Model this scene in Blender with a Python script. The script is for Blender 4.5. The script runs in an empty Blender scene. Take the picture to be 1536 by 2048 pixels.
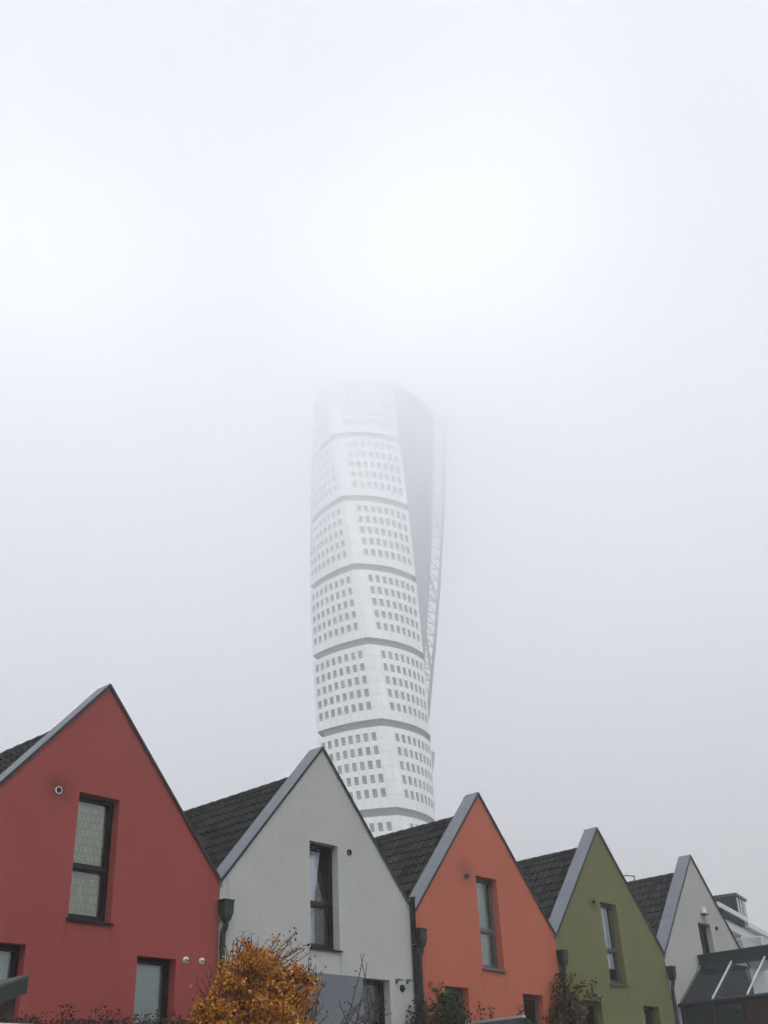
import bpy, math, random
from mathutils import Vector, Matrix, noise
C = bpy.context.scene
COL = C.collection
R = math.radians
PI = math.pi
random.seed(7)

# ------------------------------------------------------------------ camera
CAM = Vector((-11.880, -17.382, 1.6))
YAW, PITCH, ROLL = 0.869511762, 0.525751639, -0.052748803
FPX = 2181.65                                   # focal length in pixels of the 1536 x 2048 photograph
fw = Vector((math.sin(YAW) * math.cos(PITCH), math.cos(YAW) * math.cos(PITCH), math.sin(PITCH)))
r0 = Vector((math.cos(YAW), -math.sin(YAW), 0))
u0 = r0.cross(fw)
rt = r0 * math.cos(ROLL) + u0 * math.sin(ROLL)
up = u0 * math.cos(ROLL) - r0 * math.sin(ROLL)
cd = bpy.data.cameras.new('camera')
cam = bpy.data.objects.new('camera', cd)
COL.objects.link(cam)
cd.sensor_fit = 'VERTICAL'
cd.sensor_height = 36
cd.sensor_width = 27
cd.lens = FPX / 2048 * 36
cd.clip_start = 0.1
cd.clip_end = 6000
m = Matrix((rt, up, -fw)).transposed().to_4x4()
m.translation = CAM
cam.matrix_world = m
C.camera = cam

# ------------------------------------------------------------------ light
SUN_EL, SUN_AZ = R(48), R(215)                  # behind the camera, high, hidden by the overcast
w = bpy.data.worlds.new('World')
C.world = w
w.use_nodes = True
nt = w.node_tree
nt.nodes.clear()
out = nt.nodes.new('ShaderNodeOutputWorld')
bg = nt.nodes.new('ShaderNodeBackground')
sky = nt.nodes.new('ShaderNodeTexSky')
sky.sky_type = 'NISHITA'
sky.sun_disc = False
sky.sun_elevation = SUN_EL
sky.sun_rotation = SUN_AZ
sky.air_density = 1.0
sky.dust_density = 6.0
hs = nt.nodes.new('ShaderNodeHueSaturation')    # cloud greys the blue out
hs.inputs['Saturation'].default_value = 0.22
mixw = nt.nodes.new('ShaderNodeMix')
mixw.data_type = 'RGBA'
mixw.inputs['Factor'].default_value = 0.85
wtc = nt.nodes.new('ShaderNodeTexCoord')         # overcast: the zenith brighter than the horizon
wsp = nt.nodes.new('ShaderNodeSeparateXYZ')
wrm = nt.nodes.new('ShaderNodeValToRGB')
wrm.color_ramp.elements[0].position = 0.0
wrm.color_ramp.elements[0].color = (12.0, 12.15, 12.5, 1)
wrm.color_ramp.elements[1].position = 0.95
wrm.color_ramp.elements[1].color = (4.2, 4.33, 4.65, 1)
nt.links.new(wtc.outputs['Generated'], wsp.inputs[0])
nt.links.new(wsp.outputs['Z'], wrm.inputs['Fac'])
# thin bright and thick dull patches of the cloud cover, each a broad lobe about a direction
def wm(op, a, b=None):
    n = nt.nodes.new('ShaderNodeMath')
    n.operation = op
    for i, x in enumerate((a, b)):
        if isinstance(x, (int, float)):
            n.inputs[i].default_value = x
        elif x is not None:
            nt.links.new(x, n.inputs[i])
    return n.outputs[0]
wno = nt.nodes.new('ShaderNodeTexNoise')
wno.inputs['Scale'].default_value = 5.0
wno.inputs['Detail'].default_value = 4
nt.links.new(wtc.outputs['Generated'], wno.inputs['Vector'])
wf = wm('ADD', 0.70, wm('MULTIPLY', wno.outputs['Fac'], 0.60))
for (az, el, wid, amp) in ((59.0, 43.7, 8, 1.5), (50.4, 42.1, 6, 1.0), (27.2, 40.8, 7, 1.8), (74.7, 41.9, 7, -0.7), (49.1, 54.0, 10, -0.7), (28.0, 51.0, 7, -0.5), (75.5, 50.3, 8, -0.8), (60.6, 25.9, 7, 0.5)):
    dvec = (math.sin(R(az)) * math.cos(R(el)), math.cos(R(az)) * math.cos(R(el)), math.sin(R(el)))
    dp = nt.nodes.new('ShaderNodeVectorMath')
    dp.operation = 'DOT_PRODUCT'
    dp.inputs[1].default_value = dvec
    nt.links.new(wtc.outputs['Generated'], dp.inputs[0])
    k = 2 / R(wid) ** 2
    g = wm('EXPONENT', wm('MULTIPLY', wm('SUBTRACT', dp.outputs['Value'], 1.0), k))
    wf = wm('MAXIMUM', wm('ADD', wf, wm('MULTIPLY', g, amp)), 0.15)
wmx = nt.nodes.new('ShaderNodeMix')
wmx.data_type = 'RGBA'
wmx.blend_type = 'MULTIPLY'
wmx.inputs['Factor'].default_value = 1
nt.links.new(wrm.outputs['Color'], wmx.inputs['A'])
nt.links.new(wf, wmx.inputs['B'])
nt.links.new(wmx.outputs['Result'], mixw.inputs['B'])
nt.links.new(sky.outputs[0], hs.inputs['Color'])
nt.links.new(hs.outputs[0], mixw.inputs['A'])
nt.links.new(mixw.outputs['Result'], bg.inputs['Color'])
bg.inputs['Strength'].default_value = 0.13
nt.links.new(bg.outputs[0], out.inputs[0])

sd = bpy.data.lights.new('sun', 'SUN')
sd.energy = 2.3
sd.angle = R(25)
sd.color = (1.0, 0.97, 0.93)
so = bpy.data.objects.new('sun', sd)
COL.objects.link(so)
dv = Vector((math.sin(SUN_AZ) * math.cos(SUN_EL), math.cos(SUN_AZ) * math.cos(SUN_EL), math.sin(SUN_EL)))
so.rotation_euler = dv.to_track_quat('Z', 'Y').to_euler()
so.location = dv * 60

vs = C.view_settings
C.display_settings.display_device = 'sRGB'
vs.view_transform = 'Standard'
vs.look = 'None'
vs.exposure = 0.47
vs.gamma = 1
vs.use_curve_mapping = False
cy = C.cycles
cy.use_denoising = True
cy.max_bounces = 12
cy.diffuse_bounces = 3
cy.glossy_bounces = 3
cy.transparent_max_bounces = 16
cy.volume_bounces = 8
cy.sample_clamp_indirect = 6

# ------------------------------------------------------------------ helpers
def lin(r, g, b):
    f = lambda c: (c / 255 / 12.92) if c <= 10 else ((c / 255 + 0.055) / 1.055) ** 2.4
    return (f(r), f(g), f(b), 1)


def ray(x, y):
    return fw + rt * ((x - 768) / FPX) + up * ((1024 - y) / FPX)


def at(x, y, Y):
    """the point at depth Y (metres behind the house fronts) seen at photograph pixel x, y"""
    d = ray(x, y)
    return CAM + d * ((Y - CAM.y) / d.y)


class MB:
    def __init__(s):
        s.v, s.f, s.mi, s.uv, s.col = [], [], [], [], []

    def vert(s, p):
        s.v.append(tuple(p))
        return len(s.v) - 1

    def face(s, idx, mi=0, uv=None, col=None):
        s.f.append(tuple(idx))
        s.mi.append(mi)
        s.uv.append(uv)
        s.col.append(col)

    def poly(s, pts, mi=0, uv=None, col=None):
        n = len(s.v)
        s.v += [tuple(p) for p in pts]
        s.face(range(n, n + len(pts)), mi, uv, col)

    def box(s, a, b, mi=0):
        x0, y0, z0 = a
        x1, y1, z1 = b
        n = len(s.v)
        s.v += [(x0, y0, z0), (x1, y0, z0), (x1, y1, z0), (x0, y1, z0), (x0, y0, z1), (x1, y0, z1), (x1, y1, z1), (x0, y1, z1)]
        for q in ((0, 3, 2, 1), (4, 5, 6, 7), (0, 1, 5, 4), (1, 2, 6, 5), (2, 3, 7, 6), (3, 0, 4, 7)):
            s.face([n + i for i in q], mi)

    def hexa(s, lo, hi, mi=0):
        """two quads (same winding) joined to a closed block"""
        n = len(s.v)
        s.v += [tuple(p) for p in lo] + [tuple(p) for p in hi]
        k = len(lo)
        s.face([n + i for i in range(k)][::-1], mi)
        s.face([n + k + i for i in range(k)], mi)
        for i in range(k):
            j = (i + 1) % k
            s.face([n + i, n + j, n + k + j, n + k + i], mi)

    def tube(s, pts, r, seg=8, mi=0, col=None, cap=True):
        pts = [Vector(p) for p in pts]
        rs = r if isinstance(r, (list, tuple)) else [r] * len(pts)
        n = len(s.v)
        for i, p in enumerate(pts):
            d = (pts[min(i + 1, len(pts) - 1)] - pts[max(i - 1, 0)])
            if d.length < 1e-9:
                d = Vector((0, 0, 1))
            d.normalize()
            a = d.cross(Vector((0.31, 0.95, 0.05)) if abs(d.z) > .5 else Vector((0, 0, 1))).normalized()
            b = d.cross(a)
            for k in range(seg):
                t = 2 * PI * k / seg
                s.v.append(tuple(p + (a * math.cos(t) + b * math.sin(t)) * rs[i]))
        for i in range(len(pts) - 1):
            for k in range(seg):
                j = (k + 1) % seg
                s.face([n + i * seg + k, n + i * seg + j, n + (i + 1) * seg + j, n + (i + 1) * seg + k], mi, None, col)
        if cap:
            s.face([n + k for k in range(seg)], mi, None, col)
            e = n + (len(pts) - 1) * seg
            s.face([e + k for k in range(seg)][::-1], mi, None, col)

    def mesh(s, name, mats=(), smooth=False):
        me = bpy.data.meshes.new(name)
        me.from_pydata(s.v, [], s.f)
        for a in mats:
            me.materials.append(a)
        me.polygons.foreach_set('material_index', s.mi)
        if smooth:
            me.polygons.foreach_set('use_smooth', [True] * len(s.f))
        if any(u is not None for u in s.uv):
            L = me.uv_layers.new(name='UVMap')
            d = []
            for f, u in zip(s.f, s.uv):
                for k in range(len(f)):
                    d += list(u[k]) if u is not None else [0.0, 0.0]
            L.data.foreach_set('uv', d)
        if any(c is not None for c in s.col):
            A = me.color_attributes.new('tint', 'FLOAT_COLOR', 'CORNER')
            d = []
            for f, c in zip(s.f, s.col):
                d += (list(c) if c is not None else [1, 1, 1, 1]) * len(f)
            A.data.foreach_set('color', d)
        me.update()
        return me


def link(name, me, parent=None, label=None):
    o = bpy.data.objects.new(name, me)
    COL.objects.link(o)
    if parent:
        o.parent = parent
    if label:
        o['label'] = label
    return o


def obj(name, mb, mats, parent=None, smooth=False, label=None):
    if not isinstance(mats, (list, tuple)):
        mats = [mats]
    return link(name, mb.mesh(name, mats, smooth), parent, label)


def tag(o, label=None, cat=None, group=None, kind=None):
    for k, v in (('label', label), ('category', cat), ('group', group), ('kind', kind)):
        if v:
            o[k] = v
    return o


def thing(name, loc, label, cat, group=None, rot=0):
    o = bpy.data.objects.new(name, None)
    COL.objects.link(o)
    o.empty_display_size = .3
    o.location = loc
    o.rotation_euler = (0, 0, rot)
    return tag(o, label, cat, group)


# ------------------------------------------------------------------ materials
def nodes(name):
    mt = bpy.data.materials.new(name)
    mt.use_nodes = True
    t = mt.node_tree
    return mt, t, t.nodes['Principled BSDF']


def N(t, kind, **kw):
    n = t.nodes.new(kind)
    for k, v in kw.items():
        if k.startswith('i_'):
            n.inputs[k[2:].replace('_', ' ')].default_value = v
        else:
            setattr(n, k, v)
    return n


def math_(t, op, a, b=None, c=None, clamp=False):
    n = t.nodes.new('ShaderNodeMath')
    n.operation = op
    n.use_clamp = clamp
    for i, x in enumerate((a, b, c)):
        if x is None:
            continue
        if isinstance(x, (int, float)):
            n.inputs[i].default_value = x
        else:
            t.links.new(x, n.inputs[i])
    return n.outputs[0]


def mixc(t, fac, a, b, mode='MIX'):
    n = t.nodes.new('ShaderNodeMix')
    n.data_type = 'RGBA'
    n.blend_type = mode
    for key, x in (('Factor', fac), ('A', a), ('B', b)):
        if isinstance(x, (int, float, tuple)):
            n.inputs[key].default_value = x
        else:
            t.links.new(x, n.inputs[key])
    return n.outputs['Result']


def noise_(t, vec, scale, detail=3, rough=.55):
    n = N(t, 'ShaderNodeTexNoise', i_Scale=scale, i_Detail=detail, i_Roughness=rough)
    t.links.new(vec, n.inputs['Vector'])
    return n.outputs['Fac']


def ramp(t, fac, lo, hi):
    return math_(t, 'MULTIPLY_ADD', fac, 1 / (hi - lo), -lo / (hi - lo), clamp=True)


def bump(t, b, h, strength, dist):
    n = N(t, 'ShaderNodeBump', i_Strength=strength, i_Distance=dist)
    t.links.new(h, n.inputs['Height'])
    t.links.new(n.outputs[0], b.inputs['Normal'])


def plain(name, col, rough=.6, metal=0, vary=.12, scale=6, spec=.5, bumpy=0):
    mt, t, b = nodes(name)
    tc = N(t, 'ShaderNodeTexCoord')
    n1 = noise_(t, tc.outputs['Object'], scale, 4)
    f = math_(t, 'MULTIPLY_ADD', n1, 2 * vary, 1 - vary)
    c = mixc(t, 1.0, col, f, 'MULTIPLY')
    t.links.new(c, b.inputs['Base Color'])
    b.inputs['Roughness'].default_value = rough
    b.inputs['Metallic'].default_value = metal
    b.inputs['Specular IOR Level'].default_value = spec
    if bumpy:
        bump(t, b, noise_(t, tc.outputs['Object'], scale * 6, 3), bumpy, .02)
    return mt


def stucco(name, col, stains=(), streak=.05, drips=()):
    """rough through-coloured render; soot round the flue outlets, faint run-off streaks"""
    mt, t, b = nodes(name)
    tc = N(t, 'ShaderNodeTexCoord')
    P = tc.outputs['Object']
    big = noise_(t, P, .55, 4)
    mid = noise_(t, P, 7, 4, .65)
    fine = noise_(t, P, 34, 2, .7)
    grit = noise_(t, P, 85, 2, .6)
    f = math_(t, 'MULTIPLY_ADD', big, .26, .87)
    f = math_(t, 'ADD', f, math_(t, 'MULTIPLY_ADD', mid, .14, -.07))
    f = math_(t, 'ADD', f, math_(t, 'MULTIPLY_ADD', fine, .9, -.45))
    f = math_(t, 'ADD', f, math_(t, 'MULTIPLY_ADD', grit, 1.15, -.575))
    mp = N(t, 'ShaderNodeMapping')
    mp.inputs['Scale'].default_value = (5.5, 5.5, .35)
    t.links.new(P, mp.inputs['Vector'])
    st = ramp(t, noise_(t, mp.outputs[0], 1.0, 4), .52, .8)
    f = math_(t, 'MULTIPLY', f, math_(t, 'MULTIPLY_ADD', st, -streak, 1.0))
    c = mixc(t, 1.0, col, f, 'MULTIPLY')
    for (x, z, r, k) in stains:
        d = N(t, 'ShaderNodeVectorMath', operation='DISTANCE')
        t.links.new(P, d.inputs[0])
        d.inputs[1].default_value = (x, 0, z)
        s_ = math_(t, 'ADD', d.outputs['Value'], math_(t, 'MULTIPLY_ADD', mid, .35 * r, -.17 * r))
        s_ = ramp(t, s_, r, r * .12)
        s_ = math_(t, 'MULTIPLY', s_, math_(t, 'MULTIPLY', math_(t, 'MULTIPLY_ADD', noise_(t, mp.outputs[0], 2.2, 3), 1.4, .2), k))
        c = mixc(t, s_, c, (.012, .009, .008, 1))
    if drips:                                    # run-off below the ends of the window sills
        sx = N(t, 'ShaderNodeSeparateXYZ')
        t.links.new(P, sx.inputs[0])
        for (x, z, ln, k) in drips:
            dx_ = math_(t, 'ABSOLUTE', math_(t, 'SUBTRACT', math_(t, 'ADD', sx.outputs[0], math_(t, 'MULTIPLY_ADD', mid, .05, -.025)), x))
            a_ = ramp(t, dx_, .07, .0)
            dz_ = math_(t, 'SUBTRACT', z, sx.outputs[2])
            b_ = math_(t, 'MULTIPLY', ramp(t, dz_, ln, .02), math_(t, 'GREATER_THAN', dz_, 0.0))
            c = mixc(t, math_(t, 'MULTIPLY', math_(t, 'MULTIPLY', a_, b_), k), c, (.03, .028, .026, 1))
    t.links.new(c, b.inputs['Base Color'])
    b.inputs['Roughness'].default_value = .93
    b.inputs['Specular IOR Level'].default_value = .1
    h = math_(t, 'ADD', math_(t, 'MULTIPLY', grit, .5), fine)
    bump(t, b, h, .3, .015)
    return mt


def glass(name, tint=(.86, .9, .9, 1), refl=1.0):
    mt = bpy.data.materials.new(name)
    mt.use_nodes = True
    t = mt.node_tree
    t.nodes.clear()
    o = N(t, 'ShaderNodeOutputMaterial')
    tr = N(t, 'ShaderNodeBsdfTransparent')
    tr.inputs[0].default_value = tint
    gl = N(t, 'ShaderNodeBsdfGlossy')
    gl.inputs['Roughness'].default_value = .02
    gl.inputs['Color'].default_value = (.9, .93, .95, 1)
    fr = N(t, 'ShaderNodeFresnel')
    fr.inputs[0].default_value = 1.65
    tc = N(t, 'ShaderNodeTexCoord')
    nb = N(t, 'ShaderNodeBump', i_Strength=.04, i_Distance=.05)
    t.links.new(noise_(t, tc.outputs['Object'], 1.3, 1), nb.inputs['Height'])
    t.links.new(nb.outputs[0], gl.inputs['Normal'])
    mx = N(t, 'ShaderNodeMixShader')
    t.links.new(math_(t, 'MULTIPLY', fr.outputs[0], refl, clamp=True), mx.inputs[0])
    t.links.new(tr.outputs[0], mx.inputs[1])
    t.links.new(gl.outputs[0], mx.inputs[2])
    t.links.new(mx.outputs[0], o.inputs['Surface'])
    return mt


def tinted(name, rough=.6, trans=0.0, mul=1.0):
    """leaf material: colour of each leaf from its own tint"""
    mt, t, b = nodes(name)
    a = N(t, 'ShaderNodeVertexColor', layer_name='tint')
    t.links.new(a.outputs[0], b.inputs['Base Color'])
    b.inputs['Roughness'].default_value = rough
    b.inputs['Specular IOR Level'].default_value = .12
    if trans:
        tl = N(t, 'ShaderNodeBsdfTranslucent')
        t.links.new(a.outputs[0], tl.inputs[0])
        mx = N(t, 'ShaderNodeMixShader')
        mx.inputs[0].default_value = trans
        o = t.nodes['Material Output']
        t.links.new(b.outputs[0], mx.inputs[1])
        t.links.new(tl.outputs[0], mx.inputs[2])
        t.links.new(mx.outputs[0], o.inputs['Surface'])
    return mt


M_zinc = plain('zinc', (.170, .186, .208, 1), .55, .1, .25, 1.8, .3)
M_fascia = plain('dark_metal', (.030, .034, .042, 1), .5, 0, .2, 5, .2)
M_pipe = plain('pipe_metal', (.030, .040, .040, 1), .5, 0, .3, 7, .22)
M_dark = plain('window_frame_black', (.010, .0105, .0115, 1), .4, 0, .2, 8, .2)
M_brown = plain('window_frame_brown', (.020, .012, .013, 1), .45, 0, .2, 8, .2)
M_grey = plain('window_frame_grey', (.10, .108, .112, 1), .4, 0, .15, 8)
M_olive = plain('window_frame_olive', (.075, .085, .068, 1), .4, 0, .15, 8)
M_white = plain('white_paint', (.72, .72, .72, 1), .5, 0, .08, 8)
M_glass = glass('window_glass', (.86, .9, .9, 1), 1.5)
M_roomdark = plain('room_dark', (.05, .047, .045, 1), .9)  # dark colour stands in for the unlit depth of the rooms
M_bark = plain('bark', (.06, .042, .032, 1), .9, 0, .35, 14, bumpy=.4)
M_leaf = tinted('leaf', .6, .25)


def make_tiles():
    mt, t, b = nodes('roof_tile')
    tc = N(t, 'ShaderNodeTexCoord')
    P = tc.outputs['Object']
    a = N(t, 'ShaderNodeVertexColor', layer_name='tint')
    f = math_(t, 'MULTIPLY_ADD', noise_(t, P, 9, 4, .7), .9, .55)
    g = math_(t, 'MULTIPLY_ADD', noise_(t, P, 55, 2, .6), .8, .6)
    c = mixc(t, 1.0, (.019, .021, .0195, 1), f, 'MULTIPLY')
    c = mixc(t, 1.0, c, g, 'MULTIPLY')
    c = mixc(t, 1.0, c, a.outputs[0], 'MULTIPLY')
    li = ramp(t, noise_(t, P, 30, 3, .7), .63, .74)
    c = mixc(t, math_(t, 'MULTIPLY', li, .35), c, (.10, .105, .09, 1))
    t.links.new(c, b.inputs['Base Color'])
    b.inputs['Roughness'].default_value = .8
    b.inputs['Specular IOR Level'].default_value = .12
    bump(t, b, noise_(t, P, 60, 3), .3, .01)
    return mt


M_tile = make_tiles()

# ------------------------------------------------------------------ setting: ground
def make_ground():
    mt, t, b = nodes('garden_ground')
    tc = N(t, 'ShaderNodeTexCoord')
    P = tc.outputs['Object']
    a = noise_(t, P, .25, 5)
    c = mixc(t, ramp(t, a, .4, .62), (.05, .075, .03, 1), (.13, .12, .11, 1))
    c = mixc(t, 1.0, c, math_(t, 'MULTIPLY_ADD', noise_(t, P, 14, 4), .8, .6), 'MULTIPLY')
    t.links.new(c, b.inputs['Base Color'])
    b.inputs['Roughness'].default_value = .95
    bump(t, b, noise_(t, P, 20, 4), .5, .05)
    g = MB()
    g.poly([(-1500, -1500, 0), (1800, -1500, 0), (1800, 1800, 0), (-1500, 1800, 0)])
    tag(obj('ground', g, mt), 'flat garden ground of lawn and paving around the houses', 'ground', None, 'structure')
    p = MB()
    p.box((-30, -21.5, -.1), (45, -15.2, .035))
    tag(obj('path', p, plain('path_paving', (.2, .195, .19, 1), .9, 0, .2, 3, bumpy=.3)),
        'grey paved path running past the gardens', 'path', None, 'structure')


make_ground()

# ------------------------------------------------------------------ row houses
W = 6.0
ZP, ZV = 9.775, 6.391          # top of the coping at the peak and in the valley
SL = (ZP - ZV) / 3.0
CT = .05                       # coping thickness (vertical)
DEPTH = 9.6
PAR = .40                      # thickness of the gable wall
ROOFDROP = .50


def gz(x, top=ZP):
    return top - abs(x) * SL


def wall_mesh(name, holes, mat):
    """front gable with real openings and reveals, side, back and inner faces"""
    import bmesh
    bm = bmesh.new()
    top = ZP - CT
    def ring(pts):
        vs_ = [bm.verts.new((x, 0, z)) for x, z in pts]
        return [bm.edges.new((vs_[i], vs_[(i + 1) % len(vs_)])) for i in range(len(vs_))]
    X = 2.997
    es = ring([(-X, 0), (X, 0), (X, gz(X, top)), (0, top), (-X, gz(X, top))])
    for (x0, x1, z0, z1) in holes:
        es += ring([(x0, z0), (x1, z0), (x1, z1), (x0, z1)])
    bmesh.ops.triangle_fill(bm, use_beauty=True, edges=es, normal=(0, -1, 0))
    me = bpy.data.meshes.new(name)
    bm.to_mesh(me)
    bm.free()
    mb = MB()
    for p in me.polygons:
        mb.poly([me.vertices[i].co for i in p.vertices])
    bpy.data.meshes.remove(me)
    rv = .26
    for (x0, x1, z0, z1) in holes:
        for a, b_ in (((x0, z0), (x1, z0)), ((x1, z0), (x1, z1)), ((x1, z1), (x0, z1)), ((x0, z1), (x0, z0))):
            mb.poly([(a[0], 0, a[1]), (b_[0], 0, b_[1]), (b_[0], rv, b_[1]), (a[0], rv, a[1])])
    # back of the parapet, above the roof
    for s in (-1, 1):
        mb.poly([(s * X, PAR, gz(X, top)), (0, PAR, top), (0, PAR, top - .8), (s * X, PAR, gz(X, top) - .8)])
    # sides
    zr = gz(X, ZP - ROOFDROP - .12)
    for s in (-1, 1):
        mb.poly([(s * X, 0, 0), (s * X, 0, gz(X, top)), (s * X, PAR, gz(X, top)), (s * X, PAR, zr), (s * X, DEPTH, zr), (s * X, DEPTH, 0)])
    tb = ZP - ROOFDROP - .12
    mb.poly([(-X, DEPTH, 0), (X, DEPTH, 0), (X, DEPTH, gz(X, tb)), (0, DEPTH, tb), (-X, DEPTH, gz(X, tb))])
    # upper floor slab seen from outside as dark depth of the rooms
    return mb.mesh(name, [mat])


def roof_mesh():
    mb = MB()
    ca = math.atan(SL)
    L = 3.0 / math.cos(ca)
    top = ZP - ROOFDROP
    rows = 13
    pit = L / rows
    tw = .21
    y0, y1 = PAR + .003, DEPTH + .15
    nc = int((y1 - y0) / tw * 6)
    rnd = random.Random(3)
    for s in (-1, 1):
        nrm = Vector((s * math.sin(ca), 0, math.cos(ca)))
        dn = Vector((s * math.cos(ca), 0, -math.sin(ca)))
        for r in range(rows):
            a0 = r * pit - (.05 if r else 0)
            a1 = (r + 1) * pit
            base = len(mb.v)
            for j in range(nc + 1):
                y = y0 + (y1 - y0) * j / nc
                ph = (y - y0) / tw * 2 * PI
                wv = (.022) * math.cos(ph) + .009 * math.cos(2 * ph)
                for (a, h) in ((a0, .004), (a1, .046), (a1, .006)):
                    hh = h + wv * (1 if h != .006 else .85)
                    p = Vector((0, y, top - .06)) + dn * a + nrm * hh
                    mb.v.append(tuple(p))
            tone = {}
            for j in range(nc):
                k = base + j * 3
                ti = int(j / 6)
                if ti not in tone:
                    v = rnd.uniform(.6, 1.5)
                    tone[ti] = (v, v, v * rnd.uniform(.95, 1.04), 1)
                for q in ((0, 1, 4, 3), (1, 2, 5, 4)):
                    ids = [k + i for i in q]
                    mb.face(ids if s < 0 else ids[::-1], 0, None, tone[ti])
    return mb.mesh('roof', [M_tile])


def ridge_mesh():
    mb = MB()
    y = PAR + .003
    rnd = random.Random(5)
    top = ZP - ROOFDROP - .02
    while y < DEPTH:
        r0_, r1_ = .125, .105
        n = len(mb.v)
        for (yy, rr) in ((y, r0_), (y + .42, r1_)):
            for k in range(9):
                t = -.35 + (PI + .7) * k / 8
                mb.v.append((rr * math.cos(t), yy, top - .085 + rr * math.sin(t) * 1.05))
        v = rnd.uniform(.8, 1.25)
        for k in range(8):
            mb.face([n + k, n + k + 1, n + 9 + k + 1, n + 9 + k], 0, None, (v, v, v, 1))
        mb.face([n + k for k in range(9)], 0, None, (v, v, v, 1))
        y += .38
    return mb.mesh('ridge_cap', [M_tile], True)


def coping_mesh():
    mb = MB()
    for s in (-1, 1):
        # sheet lengths with standing joints
        xs = [0, .9, 1.95, 3.02 if s < 0 else 2.99]
        for a, b_ in zip(xs[:-1], xs[1:]):
            b2 = b_ - .004 if b_ < 2.9 else b_
            lo = [(s * a, -.03, gz(a) - CT - .002), (s * b2, -.03, gz(b2) - CT - .002), (s * b2, PAR + .02, gz(b2) - CT - .002), (s * a, PAR + .02, gz(a) - CT - .002)]
            hi = [(x, y, z + CT) for x, y, z in lo]
            mb.hexa(lo if s > 0 else lo[::-1], hi if s > 0 else hi[::-1])
        for xj in xs[1:-1]:
            q = [(s * (xj - .012), -.034, gz(xj - .012) - CT), (s * (xj + .012), -.034, gz(xj + .012) - CT), (s * (xj + .012), PAR + .024, gz(xj + .012) - CT), (s * (xj - .012), PAR + .024, gz(xj - .012) - CT)]
            h = [(x, y, z + CT + .006) for x, y, z in q]
            mb.hexa(q if s > 0 else q[::-1], h if s > 0 else h[::-1])
    # the folded foot at the valley
    mb.box((-3.02, -.028, gz(3.02) - CT - .09), (-2.96, PAR + .018, gz(3.02) - CT - .004))
    return mb.mesh('coping', [M_zinc])


def fascia_mesh():
    mb = MB()
    for s in (-1, 1):
        e = 3.018 if s < 0 else 2.988
        lo = [(0, -.046, ZP - CT - .035), (s * e, -.046, gz(e) - CT - .035), (s * e, -.032, gz(e) - CT - .035), (0, -.032, ZP - CT - .035)]
        hi = [(x, y, z + .035 + CT - .012) for x, y, z in lo]
        mb.hexa(lo if s > 0 else lo[::-1], hi if s > 0 else hi[::-1])
    return mb.mesh('fascia', [M_fascia])


ME_roof, ME_ridge, ME_coping, ME_fascia = roof_mesh(), ridge_mesh(), coping_mesh(), fascia_mesh()


def window(parent, x0, x1, z0, z1, fm, zm=None, rec=.19, tilt=False, label=None):
    fr = MB()
    fwid = .055
    ya, yb = rec, rec + .075
    fr.box((x0, ya, z0), (x0 + fwid, yb, z1))
    fr.box((x1 - fwid, ya, z0), (x1, yb, z1))
    fr.box((x0 + fwid, ya + .001, z1 - fwid), (x1 - fwid, yb, z1))
    fr.box((x0 + fwid, ya + .001, z0), (x1 - fwid, yb, z0 + fwid + .03))
    spans = [(z0 + fwid + .03, z1 - fwid)]
    if zm:
        fr.box((x0 + fwid, ya - .012, zm - .032), (x1 - fwid, yb, zm + .032))
        spans = [(z0 + fwid + .03, zm - .032), (zm + .032, z1 - fwid)]
    o = obj('window', fr, fm, parent, label=label)
    sw = .036
    for i, (a, b_) in enumerate(spans):
        sa = MB()
        ys, ye = rec + .018, rec + .07
        X0, X1 = x0 + fwid + .003, x1 - fwid - .003
        a += .003
        b_ -= .003
        pts = []
        tl = (.16 if (tilt and i == len(spans) - 1) else 0)
        def sy(z):
            return tl * (z - a) / (b_ - a)
        def bar(xa, xb, za, zb):
            lo = [(xa, ys + sy(za), za), (xb, ys + sy(za), za), (xb, ye + sy(za), za), (xa, ye + sy(za), za)]
            hi = [(xa, ys + sy(zb), zb), (xb, ys + sy(zb), zb), (xb, ye + sy(zb), zb), (xa, ye + sy(zb), zb)]
            sa.hexa(lo, hi)
        bar(X0, X0 + sw, a, b_)
        bar(X1 - sw, X1, a, b_)
        bar(X0 + sw, X1 - sw, a, a + sw)
        bar(X0 + sw, X1 - sw, b_ - sw, b_)
        obj('sash', sa, fm, o)
        g = MB()
        zc, zd = a + sw - .01, b_ - sw + .01
        ym = rec + .045
        g.poly([(X0 + sw - .01, ym + sy(zc), zc), (X1 - sw + .01, ym + sy(zc), zc), (X1 - sw + .01, ym + sy(zd), zd), (X0 + sw - .01, ym + sy(zd), zd)])
        obj('pane', g, M_glass, o)
    sl = MB()
    lo = [(x0 - .035, -.055, z0 - .035), (x1 + .035, -.055, z0 - .035), (x1 + .035, -.002, z0 - .03), (x0 - .035, -.002, z0 - .03)]
    sl.hexa([(x0 - .035, -.06, z0 - .045), (x1 + .035, -.06, z0 - .045), (x1 + .035, -.002, z0 - .035), (x0 - .035, -.002, z0 - .035)],
            [(x0 - .035, -.06, z0 - .012), (x1 + .035, -.06, z0 - .012), (x1 + .035, -.002, z0 + .004), (x0 - .035, -.002, z0 + .004)])
    sl.hexa([(x0 + .002, -.001, z0 - .034), (x1 - .002, -.001, z0 - .034), (x1 - .002, rec - .002, z0 - .02), (x0 + .002, rec - .002, z0 - .02)],
            [(x0 + .002, -.001, z0 + .005), (x1 - .002, -.001, z0 + .005), (x1 - .002, rec - .002, z0 + .02), (x0 + .002, rec - .002, z0 + .02)])
    obj('sill', sl, fm, o)
    return o


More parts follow.
